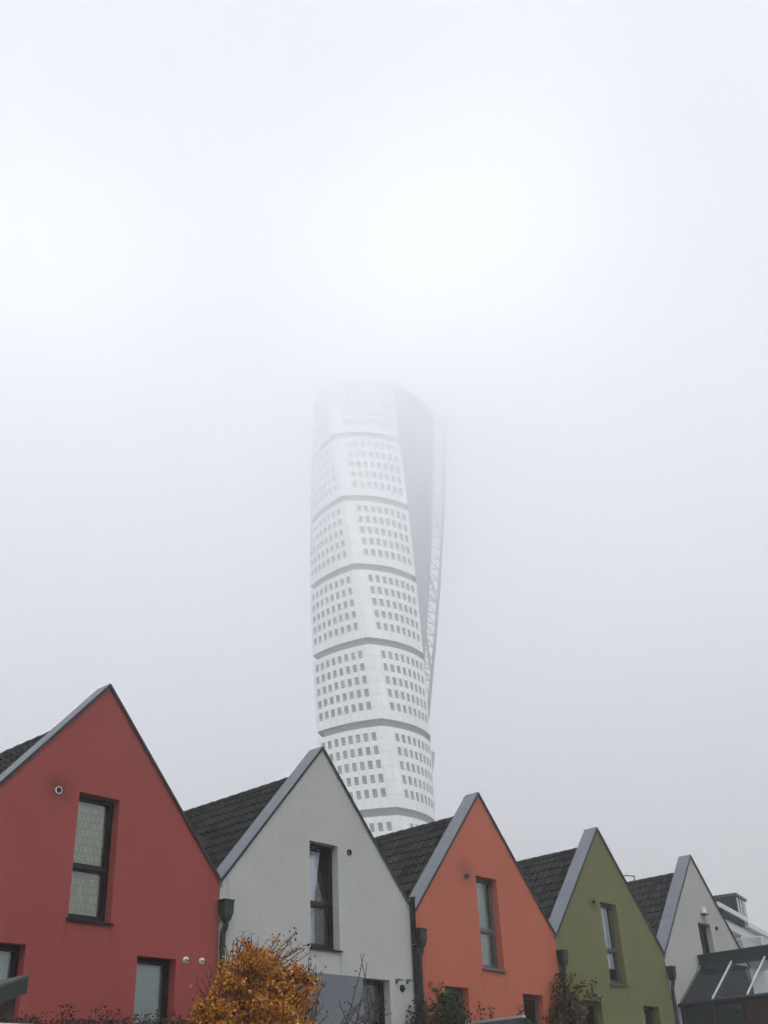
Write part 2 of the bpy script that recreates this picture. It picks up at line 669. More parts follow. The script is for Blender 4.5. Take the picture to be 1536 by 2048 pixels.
def hopper(parent, x, z=5.97, mat=None, zb=0.0, y=-.125):
    """rainwater head over its downpipe"""
    mb = MB()
    def rect(w_, d, zz):
        return [(x - w_, y - d, zz), (x + w_, y - d, zz), (x + w_, y + d, zz), (x - w_, y + d, zz)]
    mb.hexa(rect(.13, .105, z - .04), rect(.136, .11, z))
    mb.hexa(rect(.116, .094, z - .25), rect(.122, .098, z - .041))
    mb.hexa(rect(.066, .06, z - .40), rect(.114, .092, z - .251))
    o = obj('rainwater_head', mb, M_pipe, parent)
    p = MB()
    xo = x - .02
    p.tube([(x, y, z - .39), (x, y, z - .48), (x - .03, y + .03, z - .60), (x - .03, y + .045, z - .72), (x - .03, y + .045, zb)], .056, 12)
    for zz in (z - .9, z - 2.4, z - 4.0):
        p.tube([(x - .03, y + .05, zz), (x - .03, y + .05, zz + .05)], .064, 12)
        p.box((x - .04, y + .05, zz + .012), (x - .02, .0, zz + .038))
    obj('downpipe', p, M_pipe, o, True)
    return o


def flue(parent, x, z, r, l, mat, inner=M_fascia):
    mb = MB()
    n = 20
    for k in range(n):
        a, b_ = 2 * PI * k / n, 2 * PI * (k + 1) / n
        ca, sa, cb, sb = math.cos(a), math.sin(a), math.cos(b_), math.sin(b_)
        ri = r * .8
        mb.poly([(x + r * ca, .0, z + r * sa), (x + r * cb, .0, z + r * sb), (x + r * cb, -l, z + r * sb), (x + r * ca, -l, z + r * sa)])
        mb.poly([(x + r * ca, -l, z + r * sa), (x + r * cb, -l, z + r * sb), (x + ri * cb, -l, z + ri * sb), (x + ri * ca, -l, z + ri * sa)])
        mb.poly([(x + ri * ca, -l, z + ri * sa), (x + ri * cb, -l, z + ri * sb), (x + ri * cb, -.004, z + ri * sb), (x + ri * ca, -.004, z + ri * sa)], 1)
    mb.poly([(x + r * .8 * math.cos(2 * PI * k / n), -.005, z + r * .8 * math.sin(2 * PI * k / n)) for k in range(n)], 1)
    return obj('flue_outlet', mb, [mat, inner], parent)


def cap(parent, x, z, mat, r=.062):
    """round vent cap with a slot across and a drip nose"""
    mb = MB()
    n = 16
    for (ra, ya, rb, yb) in ((r, 0, r, -.03), (r, -.03, r * .8, -.05)):
        for k in range(n):
            a, b_ = 2 * PI * k / n, 2 * PI * (k + 1) / n
            mb.poly([(x + ra * math.cos(a), ya, z + ra * math.sin(a)), (x + ra * math.cos(b_), ya, z + ra * math.sin(b_)),
                     (x + rb * math.cos(b_), yb, z + rb * math.sin(b_)), (x + rb * math.cos(a), yb, z + rb * math.sin(a))])
    mb.poly([(x + r * .8 * math.cos(2 * PI * k / n), -.05, z + r * .8 * math.sin(2 * PI * k / n)) for k in range(n)])
    mb.hexa([(x - r * .85, -.075, z - .02), (x + r * .85, -.075, z - .02), (x + r * .85, -.051, z - .005), (x - r * .85, -.051, z - .005)],
            [(x - r * .85, -.075, z - .008), (x + r * .85, -.075, z - .008), (x + r * .85, -.051, z + .008), (x - r * .85, -.051, z + .008)], 1)
    return obj('vent_cap', mb, [mat, M_fascia], parent)


def hook(parent, x, z, mat):
    """short bracket with a hooded nose"""
    mb = MB()
    mb.box((x - .03, -.02, z - .05), (x + .03, .0, z + .05))
    mb.tube([(x, -.02, z), (x, -.11, z + .015)], .016, 8)
    mb.hexa([(x - .07, -.17, z - .01), (x + .07, -.17, z - .01), (x + .07, -.08, z - .005), (x - .07, -.08, z - .005)],
            [(x - .06, -.16, z + .03), (x + .06, -.16, z + .03), (x + .06, -.09, z + .035), (x - .06, -.09, z + .035)])
    return obj('wall_bracket', mb, mat, parent)


M_red = stucco('red_render', (.30, .074, .067, 1), [(-.91, 7.52, .40, .38)], .05, [(-.47, 5.25, .9, .22), (.47, 5.25, 1.1, .26), (2.75, 6.5, 1.2, .2), (-2.8, 6.4, 1.4, .2)])
M_lgrey = stucco('grey_render', (.435, .45, .425, 1), [], .06, [(-.47, 5.25, .9, .22), (.47, 5.25, 1.1, .26), (2.75, 6.5, 1.2, .2), (-2.8, 6.4, 1.4, .2)])
M_orange = stucco('orange_render', (.45, .138, .088, 1), [(-.86, 7.60, .5, .28)], .05, [(-.47, 5.25, .9, .22), (.47, 5.25, 1.1, .26), (2.75, 6.5, 1.2, .2), (-2.8, 6.4, 1.4, .2)])
M_green = stucco('green_render', (.160, .167, .080, 1), [(-.78, 7.42, .3, .4)], .06, [(-.47, 5.25, .9, .22), (.47, 5.25, 1.1, .26), (2.75, 6.5, 1.2, .2), (-2.8, 6.4, 1.4, .2)])
M_pgrey = stucco('pale_grey_render', (.40, .405, .385, 1), [(.20, 7.70, .3, .35)], .06)
M_panel = stucco('slate_render', (.17, .19, .21, 1), [], .1)
M_panel2 = stucco('charcoal_and_shade', (.020, .025, .026, 1), [], .1)

specs = [
    # label, wall, frame, window dx, lower windows, drop of lower sills
    ('red rendered gabled house with grey lace curtain in its tall window', M_red, M_dark, 0.0, [(1.09, 1.98), (-2.09, -1.21)]),
    ('grey rendered gabled house with slate panel, between red and orange houses', M_lgrey, M_brown, 0.0, [(1.15, 2.04), (-2.0, -1.12)]),
    ('orange rendered gabled house with sooty flue outlet beside its tall window', M_orange, M_grey, .04, [(-2.0, -1.09), (1.17, 2.07)]),
    ('olive green rendered gabled house next to the orange one', M_green, M_olive, .06, [(-1.99, -1.06), (1.24, 2.15)]),
    ('pale grey rendered gabled house at the far right, behind the glass conservatory', M_pgrey, M_dark, .13, [(-1.9, -1.0), (1.2, 2.1)]),
]
HOUSES = []
for i, (lab, wm, fm, dx, low) in enumerate(specs):
    h = thing('row_house', (i * W, 0, 0), lab, 'house', 'gabled row houses with steep tiled roofs')
    HOUSES.append(h)
    tall = (-.45 + dx, .45 + dx, 5.30, 7.53)
    holes = [tall] + [(a, b_, 2.45, 4.80) for a, b_ in low]
    link('wall', wall_mesh('wall', holes, wm), h)
    rf = link('roof', ME_roof, h)
    link('ridge_cap', ME_ridge, rf)
    cp = link('coping', ME_coping, h)
    link('fascia', ME_fascia, cp)
    window(h, *tall, fm, 6.24, tilt=(i == 1))
    for a, b_ in low:
        window(h, a, b_, 2.45, 4.80, fm)
    hopper(h, -2.93 if i else -2.93)
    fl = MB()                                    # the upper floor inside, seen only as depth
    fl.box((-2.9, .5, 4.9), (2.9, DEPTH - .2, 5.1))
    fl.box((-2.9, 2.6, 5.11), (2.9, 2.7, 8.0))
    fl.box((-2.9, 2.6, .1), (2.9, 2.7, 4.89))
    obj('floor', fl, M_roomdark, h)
h0, h1, h2, h3, h4 = HOUSES
flue(h0, -.91, 7.47, .068, .03, M_white)
cap(h0, 2.20, 4.80, M_white)
cap(h0, 2.59, 4.81, M_white)
flue(h1, .82, 7.44, .07, .03, M_pipe)
hook(h1, 2.27, 4.80, M_grey)
hook(h1, 2.64, 4.81, M_grey)
cap(h1, 2.45, 4.66, M_pipe, .075)
pn = MB()
pn.box((-1.11, -.006, 0), (1.14, -.001, 4.81))
obj('render_panel', pn, M_panel, h1)
pp = MB()
pp.tube([(2.90, -.07, 0), (2.90, -.07, 6.64)], .062, 12)
pp.tube([(2.90, -.07, 6.62), (2.90, -.07, 6.67)], .082, 12)
for zz in (5.6, 3.9, 2.2):
    pp.tube([(2.90, -.07, zz), (2.90, -.07, zz + .05)], .07, 12)
obj('vent_pipe', pp, M_pipe, h1, True)
flue(h2, -.83, 7.46, .06, .08, M_grey)
hook(h2, -2.57, 4.82, M_orange)
hook(h2, -2.16, 4.83, M_orange)
cap(h2, -2.40, 4.70, M_olive, .07)
flue(h3, -.77, 7.48, .045, .05, M_pipe)
flue(h4, .97, 7.45, .06, .05, M_pipe)
vb = MB()
vb.box((.05, -.10, 7.84), (.29, -.001, 8.04))
vb.box((.03, -.15, 7.80), (.31, -.001, 7.838), 1)
obj('vent_hood', vb, [M_white, M_pipe], h4)
pn = MB()
pn.poly([(-2.5, -.004, 0), (2.985, -.004, 0), (2.985, -.004, 6.26), (2.88, -.004, 6.38), (-.70, -.004, 6.38), (-.74, -.004, 6.10), (-2.5, -.004, 4.94)])
obj('render_panel', pn, M_panel2, h4)  # charcoal wall; its lower part also paints the conservatory's dim interior
an = MB()                                       # thin rail on the ridge
an.tube([(0, 2.25, 9.2), (0, 2.25, 9.45)], .022, 6)
an.tube([(0, 2.22, 9.44), (0, 3.3, 9.66)], .018, 6)
obj('ridge_rod', an, M_fascia, h4)

# ------------------------------------------------------------------ curtains inside the windows
def curtain_mat(name, col, lace=False):
    mt, t, b = nodes(name)
    tc = N(t, 'ShaderNodeTexCoord')
    P = tc.outputs['Object']
    c = mixc(t, 1.0, col, math_(t, 'MULTIPLY_ADD', noise_(t, P, 14, 4), .3, .85), 'MULTIPLY')
    if lace:
        br = N(t, 'ShaderNodeTexBrick')
        br.inputs['Scale'].default_value = 1.0
        br.inputs['Brick Width'].default_value = .10
        br.inputs['Row Height'].default_value = .145
        br.inputs['Mortar Size'].default_value = .007
        br.inputs['Color1'].default_value = (1, 1, 1, 1)
        br.inputs['Color2'].default_value = (.86, .88, .88, 1)
        br.inputs['Mortar'].default_value = (.62, .64, .62, 1)
        mp = N(t, 'ShaderNodeMapping')
        mp.inputs['Rotation'].default_value = (R(90), 0, 0)
        t.links.new(P, mp.inputs['Vector'])
        t.links.new(mp.outputs[0], br.inputs['Vector'])
        c = mixc(t, 1.0, c, br.outputs['Color'], 'MULTIPLY')
    t.links.new(c, b.inputs['Base Color'])
    b.inputs['Roughness'].default_value = .9
    return mt


def curtain(h, prof, z0, z1, y, mat, label, fold=.02, freq=34):
    """hanging cloth; prof(z) gives the left and right edge at that height"""
    mb = MB()
    nx, nz = 48, 14
    for j in range(nz + 1):
        z = z0 + (z1 - z0) * j / nz
        a, b_ = prof((z - z0) / (z1 - z0))
        for i in range(nx + 1):
            u = i / nx
            x = a + (b_ - a) * u
            mb.v.append((x + h.location.x, y + fold * math.sin(u * freq) + .4 * fold * math.sin(u * freq * 2.3 + 1), z))
    for j in range(nz):
        for i in range(nx):
            k = j * (nx + 1) + i
            mb.face([k, k + 1, k + nx + 2, k + nx + 1])
    return tag(obj('curtain', mb, mat, None, True), label, 'curtain', 'curtains behind the house windows')


M_lace = curtain_mat('lace', (.68, .67, .52, 1), True)
M_blind = curtain_mat('blind', (.55, .63, .63, 1))
M_voile = curtain_mat('voile', (.85, .91, .98, 1))
M_cream = curtain_mat('cream_cloth', (.52, .58, .56, 1))
M_wht = curtain_mat('white_cloth', (.75, .8, .85, 1))
curtain(h0, lambda v: (-.42, .40), 5.36, 7.5, .31, M_lace, 'grey lace curtain filling the tall window of the red house', .006, 20)
curtain(h0, lambda v: (1.12, 1.93), 2.5, 4.78, .32, M_blind, 'pale blind in the lower right window of the red house', .002, 9)
curtain(h0, lambda v: (-2.06, -1.25), 2.5, 4.78, .32, M_blind, 'pale blind in the lower left window of the red house, behind the shed roof', .002, 9)
curtain(h1, lambda v: (-.43, .10 + (.22 * max(0, v - .45) / .55)), 5.36, 7.5, .42, M_voile, 'bluish white curtain drawn to the left in the tilted window of the grey house', .03, 26)
curtain(h2, lambda v: (-.38, .47), 5.36, 7.5, .30, M_cream, 'greyish cream curtain in the tall window of the orange house', .012, 22)
curtain(h3, lambda v: (-.36, .40), 5.75, 7.5, .29, M_wht, 'short white curtain in the tall window of the green house', .012, 18)

# ------------------------------------------------------------------ twisted tower
TX, TY, Z0 = 187.33, 154.48, 67.91
TW = -0.169869 / 21.1
BAND, PIT = 1.85, 21.1
VIEW = math.atan2(154.48 + 17.38, 187.33 + 11.88)
A0 = VIEW + PI
CORN = [(18.06, A0 + R(-54.8)), (15.45, A0 + R(7.58)), (11.31, A0 + R(93.52)), (20.58, A0 + R(166.64)), (11.31, A0 + R(239.7))]
BULGE = [1.3, 2.0, .6, .6, 1.3]
SPINE = (24.0, A0 + R(165.75))


def tw(r, a, z):
    a = a + TW * (z - Z0)
    return Vector((r * math.cos(a), r * math.sin(a), z))


FLAT = [Vector((r * math.cos(a), r * math.sin(a), 0)) for r, a in CORN]


def fpt(k, u, z, off=0.0):
    """point on face k at fraction u, height z, pushed out by off"""
    a, b_ = FLAT[k], FLAT[(k + 1) % 5]
    e = b_ - a
    n = Vector((e.y, -e.x, 0)).normalized()
    p = a + e * u + n * (4 * BULGE[k] * u * (1 - u) + off)
    t = TW * (z - Z0)
    return Vector((p.x * math.cos(t) - p.y * math.sin(t), p.x * math.sin(t) + p.y * math.cos(t), z))


# is the outline anticlockwise?
area = sum(FLAT[i].x * FLAT[(i + 1) % 5].y - FLAT[(i + 1) % 5].x * FLAT[i].y for i in range(5))
assert area > 0


def tower_materials():
    mt, t, b = nodes('tower_panel')
    uv = N(t, 'ShaderNodeUVMap', uv_map='UVMap')
    sp = N(t, 'ShaderNodeSeparateXYZ')
    t.links.new(uv.outputs[0], sp.inputs[0])
    def line(v, w_):
        fr = math_(t, 'FRACT', v)
        d = math_(t, 'ABSOLUTE', math_(t, 'SUBTRACT', fr, .5))
        return math_(t, 'GREATER_THAN', d, .5 - w_)
    ln = math_(t, 'MAXIMUM', line(sp.outputs[0], .022), line(sp.outputs[1], .014))
    tc = N(t, 'ShaderNodeTexCoord')
    fl = N(t, 'ShaderNodeVectorMath', operation='FLOOR')
    t.links.new(uv.outputs[0], fl.inputs[0])
    wn = N(t, 'ShaderNodeTexWhiteNoise')
    t.links.new(fl.outputs[0], wn.inputs['Vector'])
    f = math_(t, 'MULTIPLY_ADD', wn.outputs['Value'], .07, .93)
    f = math_(t, 'MULTIPLY', f, math_(t, 'MULTIPLY_ADD', noise_(t, tc.outputs['Object'], .25, 4), .12, .94))
    c = mixc(t, 1.0, (.85, .88, .865, 1), f, 'MULTIPLY')
    c = mixc(t, math_(t, 'MULTIPLY', ln, .55), c, (.25, .26, .27, 1))
    t.links.new(c, b.inputs['Base Color'])
    b.inputs['Roughness'].default_value = .45
    return mt


M_tpanel = tower_materials()
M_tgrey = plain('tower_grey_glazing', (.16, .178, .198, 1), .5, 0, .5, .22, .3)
M_tband = plain('tower_recess', (.17, .18, .185, 1), .6, 0, .08, .3)
M_twin = plain('tower_window', (.10, .112, .112, 1), .3, 0, .3, 1.1)
M_twin2 = plain('tower_window_pale', (.21, .225, .23, 1), .25, 0, .2, 1.1)
M_steel = plain('white_steel', (.32, .33, .345, 1), .6, 0, .05, .5, .2)

tower = thing('skyscraper', (TX, TY, 0), 'white twisting skyscraper of stacked window blocks fading into low cloud', 'tower')
win_single, win_rest = [], MB()
rnd = random.Random(11)
# window layout across a face
URANGE = {0: (.035, .915, 8), 1: (.135, .95, 8), 2: (.06, .94, 9), 3: (.06, .94, 9), 4: (.06, .94, 8)}


def cube(k):
    zb = Z0 + k * PIT
    zt = zb + PIT - BAND
    H = zt - zb
    wb = MB()
    # height lines of the five window rows
    zl = [zb]
    rows = []
    for r in range(5):
        a = zt - H * (.07 + .174 * (4 - r)) - H * .105
        rows.append((a, a + H * .105))
    for f in range(5):
        u0_, u1_, n = URANGE[f]
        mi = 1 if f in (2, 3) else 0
        pit = (u1_ - u0_) / n
        us = [0.0]
        for j in range(n):
            c = u0_ + pit * (j + .5)
            us += [c - pit * .285, c + pit * .285]
        us.append(1.0)
        us2 = []
        for a, b_ in zip(us[:-1], us[1:]):
            m_ = 4 if b_ - a > .08 else 1
            us2 += [a + (b_ - a) * q / m_ for q in range(m_)]
        us2.append(1.0)
        zs = [zb]
        for a, b_ in rows:
            zs += [a, b_]
        zs.append(zt)
        iswin = lambda ui, zi: any(abs(us2[ui] - us[1 + 2 * j]) < 1e-6 for j in range(n)) and zi % 2 == 1 and f not in (2, 3)
        P = [[fpt(f, u, z) for u in us2] for z in zs]
        Q = [[fpt(f, u, z, -.45) for u in us2] for z in zs]
        Lm = (FLAT[(f + 1) % 5] - FLAT[f]).length
        uvf = lambda u, z: ((u - u0_) / pit, (z - zb) / (H * .174) + .12)
        for zi in range(len(zs) - 1):
            for ui in range(len(us2) - 1):
                q = [(zi, ui), (zi, ui + 1), (zi + 1, ui + 1), (zi + 1, ui)]
                if not iswin(ui, zi):
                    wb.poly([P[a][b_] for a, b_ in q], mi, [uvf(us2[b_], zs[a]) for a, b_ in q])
                else:
                    for e in range(4):
                        a, b_ = q[e], q[(e + 1) % 4]
                        wb.poly([P[a[0]][a[1]], P[b_[0]][b_[1]], Q[b_[0]][b_[1]], Q[a[0]][a[1]]], mi)
                    ua, ub, za, zb_ = us2[ui], us2[ui + 1], zs[zi], zs[zi + 1]
                    wm = MB()
                    zr = za + (zb_ - za) * .20
                    zr2 = za + (zb_ - za) * .27
                    pm = 2 if rnd.random() < .25 else 0
                    g = lambda u, z, o: fpt(f, u, z, o)
                    wm.poly([g(ua, zr2, -.36), g(ub, zr2, -.36), g(ub, zb_, -.36), g(ua, zb_, -.36)], pm)
                    wm.poly([g(ua, za, -.36), g(ub, za, -.36), g(ub, zr, -.36), g(ua, zr, -.36)], 0)
                    wm.poly([g(ua, zr, -.10), g(ub, zr, -.10), g(ub, zr2, -.10), g(ua, zr2, -.10)], 1)
                    wm.poly([g(ua, zr2, -.10), g(ub, zr2, -.10), g(ub, zr2, -.36), g(ua, zr2, -.36)], 1)
                    # one middle mullion
                    um = ua + (ub - ua) * .5
                    win_single.append((k, f, ub, za, wm))
    # closing caps (soffit and deck)
    for z, s in ((zb, -1), (zt, 1)):
        ring = []
        for f in range(5):
            ring += [fpt(f, q / 12, z) for q in range(12)]
        wb.poly(ring if s > 0 else ring[::-1], 2)
    obj('block', wb, [M_tpanel, M_tgrey, M_tband], tower)
    # recess below the block
    rb = MB()
    for f in range(5):
        pts0 = [fpt(f, q / 12, zb - BAND + .0) for q in range(13)]
        pts1 = [fpt(f, q / 12, zb) for q in range(13)]
        s_ = 1.0 if f in (2, 3) else .90
        sc = lambda p: Vector((p.x * s_, p.y * s_, p.z))
        for q in range(12):
            rb.poly([sc(pts0[q]), sc(pts0[q + 1]), sc(pts1[q + 1]), sc(pts1[q])], 1 if f in (2, 3) else 0)
    obj('recess', rb, [M_tband, M_tgrey], tower)


for k in range(-3, 6):
    cube(k)
# the hundred windows that show largest: the lowest blocks the roofs leave in view
vis = [w_ for w_ in win_single if w_[1] in (0, 1) and w_[0] in (-1, 0, 1)]
def keep(w_):
    k, f, u, z, _ = w_
    # rows that clear the roofs
    if k == -1:
        return f == 0 and z > Z0 - 5 and .45 < u
    if k == 0:
        return not (f == 0 and u < .3 and z < Z0 + 9)
    return True
vis = sorted([w_ for w_ in vis if keep(w_)], key=lambda w_: w_[3])[:100]
ids = set(id(w_) for w_ in vis)
for w_ in win_single:
    if id(w_) in ids:
        obj('window', w_[4], [M_twin, M_tpanel, M_twin2], tower)
    else:
        n = len(win_rest.v)
        win_rest.v += w_[4].v
        for f_, mi_ in zip(w_[4].f, w_[4].mi):
            win_rest.face([n + q for q in f_], mi_)
o = obj('window', win_rest, [M_twin, M_tpanel, M_twin2], tower)
o['kind'] = 'stuff'
# steel exoskeleton
sp = MB()
zs = [18 + q * 2.5 for q in range(71)]
sp.tube([tw(*SPINE, z) for z in zs if z < 193], .44, 10)
obj('spine', sp, M_steel, tower, True)
FL = PIT / 6.6
z = 60.0
while z < 191:
    b = MB()
    s0 = tw(*SPINE, z)
    e0 = tw(CORN[3][0] - .6, CORN[3][1], z)
    b.tube([s0, e0], .2, 6)
    b.tube([s0, tw(CORN[3][0] - .6, CORN[3][1], z + FL * .72)], .15, 6)
    obj('brace', b, M_steel, tower)
    z += FL
for k in range(-1, 6):
    zb = Z0 + k * PIT
    for (f, u) in ((2, .55), (3, .45)):
        b = MB()
        p0, p1 = tw(*SPINE, zb + 2.2), fpt(f, u, zb + 10.5, .1)
        pts = [p0.lerp(p1, q / 6) for q in range(7)]
        b.tube(pts, [.1, .2, .27, .3, .27, .2, .1], 8)
        obj('strut', b, M_steel, tower, True)
fin = MB()
# flat stabiliser fin that stands out beside the lowest visible block
f0 = fpt(1, .97, Z0 + 17.3, .0); f1 = fpt(1, .97, Z0 + 13.6, .0)
nrm = (fpt(1, 1.0, Z0 + 17, 1.9) - fpt(1, 1.0, Z0 + 17, 0)) 
tan = (fpt(2, .08, Z0 + 17.3) - fpt(2, 0, Z0 + 17.3)).normalized()
ee = (fpt(1, 1.0, Z0 + 17) - fpt(1, .5, Z0 + 17)).normalized()
c0, c1 = fpt(2, .02, Z0 + 17.5), fpt(2, .02, Z0 + 11.5)
tipv = c0 + ee * 2.6
th = Vector((0, 0, .25))
fin.hexa([c0, tipv, c1], [c0 + tan * .3, tipv + tan * .3, c1 + tan * .3])
obj('fin', fin, M_steel, tower)

# ------------------------------------------------------------------ foliage
def leaf(mb, p, size, rnd, col, droop=.3):
    """a folded leaf: two halves along a midrib"""
    d = Vector((rnd.gauss(0, 1), rnd.gauss(0, 1), rnd.gauss(-droop, .8)))
    if d.length < .01:
        d = Vector((1, 0, 0))
    d.normalize()
    s = d.cross(Vector((rnd.gauss(0, 1), rnd.gauss(0, 1), rnd.gauss(0, 1))))
    if s.length < .01:
        s = Vector((0, 0, 1))
    s.normalize()
    n = d.cross(s)
    L, Wd = size, size * rnd.uniform(.3, .45)
    a, b_ = p, p + d * L
    m_ = p + d * L * .45
    fold = n * Wd * rnd.uniform(.15, .6)
    mb.poly([a, m_ + s * Wd + fold, b_], 0, None, col)
    mb.poly([a, b_, m_ - s * Wd + fold], 0, None, col)


def twig(mb, p, d, L, r, rnd, bend=.25, seg=5):
    pts = [p.copy()]
    d = d.normalized()
    for i in range(seg):
        d = (d + Vector((rnd.gauss(0, 1), rnd.gauss(0, 1), rnd.gauss(0, .6))) * bend / seg).normalized()
        pts.append(pts[-1] + d * L / seg)
    mb.tube(pts, [r * (1 - .8 * i / seg) for i in range(seg + 1)], 5, 0, None, False)
    return pts


def pick(rnd, cols):
    c = cols[int(rnd.random() * len(cols))]
    v = rnd.uniform(.7, 1.3)
    return (c[0] * v, c[1] * v * rnd.uniform(.9, 1.1), c[2] * v, 1)


ORANGE = [(.62, .25, .03), (.64, .29, .045), (.46, .18, .02), (.36, .14, .018), (.54, .19, .02), (.74, .42, .13), (.34, .17, .02)]
RED = [(.16, .025, .02), (.22, .04, .03), (.10, .02, .02), (.20, .08, .05), (.07, .02, .02)]
GREEN = [(.035, .06, .02), (.05, .075, .03), (.025, .04, .018), (.07, .085, .04), (.09, .10, .06)]
RUST = [(.07, .05, .02), (.10, .055, .025), (.05, .055, .022), (.035, .04, .02), (.12, .08, .04)]
DRY = [(.03, .02, .016), (.05, .028, .022), (.025, .022, .016), (.06, .05, .03)]


def autumn_tree():
    rnd = random.Random(21)
    c = at(522, 1995, -3.0)
    base = Vector((c.x, -3.0, 0))
    t = thing('autumn_tree', base, 'bushy orange leaved autumn tree in front of the red and grey houses', 'tree')
    tr = MB()
    tr.tube([(0, 0, 0), (.03, .02, .8), (-.02, 0, 1.6), (.02, .02, 2.3), (0, 0, 2.9)], [.11, .09, .08, .06, .035], 10)
    limbs = []
    for k in range(46):
        z = rnd.uniform(1.3, 2.9)
        a = rnd.uniform(0, 2 * PI)
        d = Vector((math.cos(a), math.sin(a), rnd.uniform(.3, 1.5)))
        limbs.append(twig(tr, Vector((0, 0, z)), d, rnd.uniform(.8, 1.6), .022, rnd, .5))
    lf, br = MB(), tr
    # lobes of the crown (local x, y, z, radius)
    lobes = []
    def L(px_, py_, r, dy=0):
        p = at(px_, py_, -3.0 + dy) - base
        lobes.append((p, r))
    for q in ((458, 1972, .27), (520, 1955, .34), (572, 1968, .26), (592, 1995, .22), (480, 2015, .44), (550, 2028, .44), (432, 2030, .30), (408, 2044, .20),
              (500, 1922, .20), (592, 1948, .14), (612, 1962, .12), (520, 2065, .65), (580, 2058, .34), (548, 1930, .18), (472, 1945, .17), (450, 1955, .14), (498, 1905, .12), (520, 1912, .10), (405, 2020, .12), (440, 2080, .42)):
        L(*q)
        L(q[0] + rnd.uniform(-20, 20), q[1] + rnd.uniform(5, 20), q[2], rnd.uniform(-.5, .6))
    for p, r in lobes:
        n = int(900 * r * r / .16) + 70
        for k in range(n):
            d = Vector((rnd.gauss(0, 1), rnd.gauss(0, 1), rnd.gauss(0, 1))).normalized()
            rr = r * (1 - .7 * rnd.random() ** 1.3) * rnd.choice((.8, .9, 1.0, 1.05, 1.2))
            q = p + d * rr
            nv = noise.noise(q * 3.1)
            if nv < -.13 and rnd.random() < .85:
                continue
            hue = noise.noise(q * 1.7 + Vector((5, 1, 2)))
            cols = ORANGE if hue > -.1 else ORANGE[2:5] + [ORANGE[6]]
            cl = pick(rnd, RED[:4] if rnd.random() < .02 else cols)
            leaf(lf, q, rnd.uniform(.03, .085), rnd, cl, .5)
        # loose leafy shoots sticking out of the clump
        for k in range(5):
            d = Vector((rnd.gauss(0, 1), rnd.gauss(0, .8), abs(rnd.gauss(.5, .8)))).normalized()
            hub = Vector((0, 0, min(2.8, max(1.2, p.z * .72))))
            br.tube([hub, hub.lerp(p, .6) + Vector((0, 0, .08)), p + d * r * .5], [.014, .010, .006], 5, 0, None, False)
            tp = twig(br, p + d * r * .5, d, r * rnd.uniform(.7, 1.15), .006, rnd, .5, 6)
            for q in range(16):
                i = min(5, int(6 * (1 - rnd.random() ** 1.6 * .7)))
                leaf(lf, tp[i].lerp(tp[i + 1], rnd.random()) + Vector((rnd.gauss(0, .03), rnd.gauss(0, .03), rnd.gauss(0, .03))), rnd.uniform(.03, .075), rnd, pick(rnd, ORANGE if rnd.random() < .8 else RED), .4)
    obj('trunk', tr, M_bark, t, True)
    obj('crown', lf, M_leaf, t)


autumn_tree()


def spray(name, label, cat, base_px, Y, shoots, leafcols, dens, size, seed, ground=True, group=None, up_bias=1.2):
    """a shrub of separate shoots: (x0, y0, x1, y1) in photograph pixels on the plane Y, from foot to tip"""
    rnd = random.Random(seed)
    b0 = at(base_px[0], base_px[1], Y)
    base = Vector((b0.x, Y, 0 if ground else b0.z))
    t = thing(name, base, label, cat, group)
    st, lf = MB(), MB()
    for si, (xa, ya, xb, yb) in enumerate(shoots):
        dy = rnd.uniform(-.25, .2)
        p0, p1 = at(xa, ya, Y + dy) - base, at(xb, yb, Y + dy * 1.3) - base
        mid = p0.lerp(p1, .5) + Vector((rnd.gauss(0, .04), rnd.gauss(0, .05), 0))
        pts = []
        for q in range(9):
            s = q / 8
            pts.append(p0 * (1 - s) ** 2 + mid * 2 * s * (1 - s) + p1 * s * s + Vector((rnd.gauss(0, .006), rnd.gauss(0, .006), 0)))
        L = (p1 - p0).length
        st.tube(pts, [.012 * (1 - .72 * q / 8) + .0025 for q in range(9)], 5, 0, None, False)
        for q in range(int(L * (dens if si % 3 else dens * .15))):
            s = rnd.random() ** .75 * 8
            i = min(7, int(s))
            p = pts[i].lerp(pts[i + 1], s - i)
            d = Vector((rnd.gauss(0, 1), rnd.gauss(0, 1), rnd.uniform(-.3, up_bias)))
            if rnd.random() < .4:
                tp = twig(st, p, d, rnd.uniform(.06, .22), .0035, rnd, .4, 3)
                p = tp[-1]
            else:
                p = p + d.normalized() * rnd.uniform(0, .05)
            if leafcols:
                leaf(lf, p, rnd.uniform(size * .6, size * 1.3), rnd, pick(rnd, leafcols), .4)
    if ground:                                   # stem down to the soil
        for k in range(4):
            s0 = shoots[k % len(shoots)]
            e = at(s0[0], s0[1], Y) - base
            st.tube([(rnd.uniform(-.08, .08), rnd.uniform(-.08, .08), 0), (e.x * .4, rnd.uniform(-.1, .1), e.z * .5), tuple(e)], [.02, .016, .011], 6, 0, None, False)
    obj('stem', st, M_bark, t, True)
    if leafcols:
        obj('foliage', lf, M_leaf, t)
    return t


